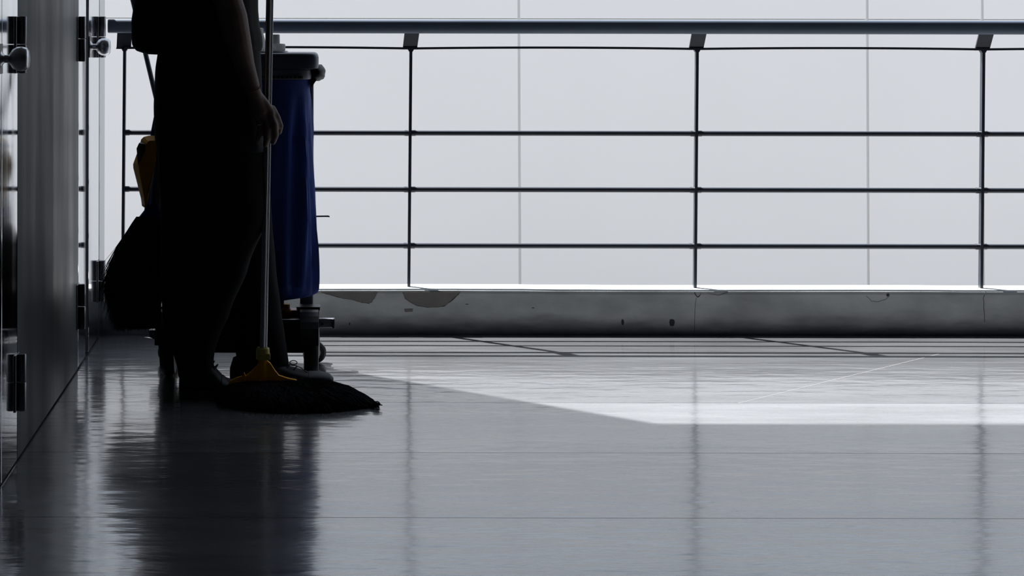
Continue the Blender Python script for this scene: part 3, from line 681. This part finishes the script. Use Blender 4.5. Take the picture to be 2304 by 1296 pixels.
# legs inside the trousers
hipn, kn, ann = Vector((PX(470, YQ), 5.235, .80)), Vector((PX(462, YQ), 5.240, .46)), Vector((PX(448, 5.26), 5.26, .075))
hipf, kf, anf = Vector((PX(475, YQ), 5.405, .80)), Vector((PX(545, YQ), 5.405, .47)), Vector((PX(598, 5.41), 5.41, .075))
limb(body, [hipn, kn], [0.060, 0.050]); limb(body, [kn, kn.lerp(ann, .3), ann], [0.052, 0.052, 0.033])
limb(body, [hipf, kf], [0.060, 0.050]); limb(body, [kf, kf.lerp(anf, .3), anf], [0.052, 0.052, 0.033])
for an, L in ((ann, 0.10), (anf, 0.11)):
    limb(body, [an + Vector((-0.02, 0, -0.035)), an + Vector((L * .5, 0, -0.040)), an + Vector((L, 0, -0.050))], [0.026, 0.024, 0.018])
body = fuse(body, 0.0034, 3)
obj('body', body, 'skin', pr, smooth=True)
# eyes, brows, mouth, hair
for s in (-1, 1):
    bm = bmesh.new(); ball(bm, H(0.0665, s * 0.030, 0.003), (0.0115, 0.0120, 0.0095), 16); e = obj('eye', bm, 'eye', pr, smooth=True)
    bm = bmesh.new(); ball(bm, H(0.0728, s * 0.030, 0.002), (0.006, 0.0062, 0.0062), 14); obj('iris', bm, 'iris', e, smooth=True)
    bm = bmesh.new(); tube(bm, [H(0.087, s * 0.016, 0.024), H(0.086, s * 0.030, 0.029), H(0.074, s * 0.047, 0.024)], [0.003, 0.0035, 0.002], 8); obj('eyebrow', bm, 'hair', pr, smooth=True)
obj('lip', ball(bmesh.new(), H(0.090, 0, -0.0475), (0.004, 0.020, 0.0045), 14, tilt), 'lip', pr, smooth=True); obj('lip', ball(bmesh.new(), H(0.0885, 0, -0.0565), (0.004, 0.016, 0.005), 14, tilt), 'lip', pr, smooth=True)
bm = bmesh.new(); ball(bm, H(-0.020, 0, 0.032), (0.096, 0.083, 0.092), 28, tilt); ball(bm, H(-0.060, 0, -0.010), (0.058, 0.070, 0.075), 24, tilt)
ball(bm, H(-0.122, 0, 0.012), (0.040, 0.040, 0.038), 20); bm = fuse(bm, 0.005, 3)
for v in bm.verts: v.co += (v.co - hc).normalized() * 0.003 * noise.noise(v.co * 60)
obj('hair', bm, 'hair', pr, smooth=True)
# shirt: loose, blousing out over the waist with a hem that juts behind
bm = bmesh.new(); rings = []
stab = [(122, 330, 574, .150), (119, 314, 586, .156), (112, 303.5, 590, .160), (102, 297.5, 591.5, .162), (85, 296.5, 590, .165), (50, 296, 583, .166), (20, 300, 581, .166), (0, 303, 581, .168), (-60, 318, 578, .172), (-140, 336, 572, .170), (-210, 352, 560, .184), (-245, 372, 545, .186), (-270, 400, 530, .15), (-284, 430, 514, .095), (-290, 448, 508, .068)]
for i in range(60):
    py = 122 + (-290 - 122) * i / 59
    st2 = [(-a, *r) for a, *r in stab]; l, r, ry = interp(st2, -py)
    xl_, xr_ = PX(l, YQ), PX(r, YQ); z = PZ(py, YQ)
    def fs(a, zz): return 1 + 0.012 * math.sin(a * 9 + zz * 14) * min(1, abs(math.sin(a)) * 1.5) + 0.008 * math.sin(a * 17 - zz * 8) * abs(math.sin(a))
    rings.append(ring_pts((xl_ + xr_) / 2, YQ, z, (xr_ - xl_) / 2, ry, 72, 2.25, fs))
loft(bm, rings)
# sleeves
limb(bm, [shn + Vector((0, .01, 0)), shn.lerp(eln, .55), shn.lerp(eln, .80)], [0.062, 0.060, 0.055]); limb(bm, [shf - Vector((0, .01, 0)), shf.lerp(elf, .55), shf.lerp(elf, .8)], [0.062, 0.060, 0.056])
bm = fuse(bm, 0.0045, 2)
obj('shirt', bm, 'shirt', pr, smooth=True)
# trousers: seat and two loose legs in mid step
bm = bmesh.new()
def legloft(tab, Yt, n=26, ex=2.3):
    rings = []; y0, y1 = tab[0][0], tab[-1][0]
    for i in range(n + 1):
        py = y0 + (y1 - y0) * i / n; l, r, ry, yc = interp(tab, py)
        def fw(a, zz): return 1 + 0.012 * math.sin(a * 7 + zz * 16) * abs(math.sin(a))
        z = PZ(py, Yt)
        rings.append(ring_pts((PX(l, yc) + PX(r, yc)) / 2, yc, z, (PX(r, yc) - PX(l, yc)) / 2, ry, 56, ex, fw))
    loft(bm, rings)
legloft([(60, 372, 570, .13, YQ), (110, 357, 586, .145, YQ), (160, 350, 589, .150, YQ), (240, 347, 591, .155, YQ), (300, 349, 595, .160, YQ), (370, 359, 602, .160, YQ), (450, 362, 608, .150, YQ), (520, 372, 604, .13, YQ)], YQ, 26, 2.6)
legloft([(340, 356, 600, .082, 5.245), (480, 362, 606, .082, 5.245), (600, 364, 560, .078, 5.25), (700, 366, 520, .070, 5.255), (760, 377, 494, .060, 5.26), (800, 393, 482, .055, 5.26), (826, 401, 483, .052, 5.26), (848, 402, 484, .052, 5.26)], 5.26)
legloft([(340, 356, 600, .082, 5.395), (480, 380, 612, .082, 5.395), (600, 440, 622, .078, 5.40), (700, 500, 634, .070, 5.41), (760, 524, 643, .062, 5.41), (800, 533, 649, .058, 5.41), (822, 536, 652, .055, 5.41), (840, 540, 650, .054, 5.41)], 5.41)
bm = fuse(bm, 0.005, 2); obj('trousers', bm, 'trousers', pr, smooth=True)
# shoes
def shoe(x_heel, x_toe, yc, hs, loops):
    L = x_toe - x_heel; bm = bmesh.new(); rings = []
    prof = [(0.0, .018, .055), (.03, .030, .082), (.12, .034, .092), (.25, .034, .093), (.36, .033, .083), (.48, .036, .066), (.62, .042, .054), (.76, .044, .046), (.88, .039, .040), (.96, .027, .030), (1.0, .010, .018)]
    prof = [(t, wd, h2) for (t, wd, h), h2 in zip(prof, hs)]; zs = 1.0
    for t, wd, h in prof:
        x = x_heel + L * t
        rings.append([Vector((x, yc + wd * math.copysign(abs(math.cos(a)) ** .8, math.cos(a)), 0.018 + max(0.001, (h * zs - .018)) * (0.5 + 0.5 * math.sin(a)))) for a in [2 * PI * k / 28 for k in range(28)]])
    loft(bm, rings); s = obj('shoe', bm, 'shoe', pr, smooth=True)
    bm = bmesh.new(); top = []; 
    out = [(t, wd + .004) for t, wd, h in prof]
    ptsL = [(x_heel + L * t, yc - wd) for t, wd in out] + [(x_heel + L * t, yc + wd) for t, wd in reversed(out)]
    a = [bm.verts.new((x, y_, 0.001)) for x, y_ in ptsL]; b = [bm.verts.new((x, y_, 0.022)) for x, y_ in ptsL]
    bm.faces.new(a[::-1]); bm.faces.new(b)
    for k in range(len(a)): bm.faces.new((a[k], a[(k + 1) % len(a)], b[(k + 1) % len(a)], b[k]))
    bevel_all(bm, 0.003, 2, 50); obj('sole', bm, 'sole', s, smooth=True)
    bm = bmesh.new(); rings = []
    for t, wd, h in prof[7:]:
        x = x_heel + L * t + .001
        rings.append([Vector((x, yc + (wd + .0012) * math.copysign(abs(math.cos(a_)) ** .8, math.cos(a_)), 0.0175 + max(0.001, (h * zs - .016)) * (0.5 + 0.5 * math.sin(a_)))) for a_ in [2 * PI * k / 28 for k in range(28)]])
    loft(bm, rings); obj('toe_cap', bm, 'toe', s, smooth=True)
    for q in range(5):
        t = .36 + .062 * q; x = x_heel + L * t
        h = interp([(a_, c_) for a_, b_, c_ in prof], t)[0] + .001
        obj('lace', tube(bmesh.new(), [(x, yc - .026, h - .010), (x + .006, yc - .012, h + .001), (x + .010, yc + .012, h + .001), (x + .004, yc + .026, h - .010)], 0.0022, 8), 'lace', s, smooth=True)
    if loops:
        Y_ = yc - .01
        bm = bmesh.new(); tube(bm, [P(661.5 + 8.2 * math.cos(t_), 816.0 + 4.6 * math.sin(t_), Y_ + .004 * math.sin(t_ * .5)) for t_ in [2 * PI * i / 24 for i in range(25)]], 0.00125, 8); obj('lace', bm, 'lace', s, smooth=True)
        tube_ = tube(bmesh.new(), [P(a_, b_, Y_) for a_, b_ in ((655, 822), (666, 822.5), (676, 826), (684, 832), (692, 838), (698, 846))], 0.00115, 8); obj('lace', tube_, 'lace', s, smooth=True)
shoe(PX(405, 5.26), PX(532, 5.26), 5.26, [.055, .082, .098, .104, .104, .098, .080, .056, .040, .028, .018], False)
shoe(PX(519, 5.39), PX(751, 5.39), 5.39, [.055, .082, .092, .093, .086, .066, .052, .042, .042, .037, .026], True)
# bracelet and ring
bm = bmesh.new(); c = P(568, 201, 5.166); ax = (P(576, 222, 5.172) - P(551, 150, 5.155)).normalized(); u = ax.orthogonal().normalized(); v = ax.cross(u)
tube(bm, [c + (u * math.cos(t) + v * math.sin(t)) * 0.0242 for t in [2 * PI * i / 32 for i in range(33)]], 0.0014, 8); obj('bracelet', bm, 'string', pr, smooth=True)
bm = bmesh.new(); c = P(585.0, 281, 5.188); ax = Vector((-.15, 0, 1)).normalized(); u = Vector((1, 0, .15)).normalized(); v = ax.cross(u)
tube(bm, [c + (u * math.cos(t) + v * math.sin(t)) * 0.0098 for t in [2 * PI * i / 24 for i in range(25)]], 0.0014, 8); obj('ring', bm, 'gold', pr, smooth=True)
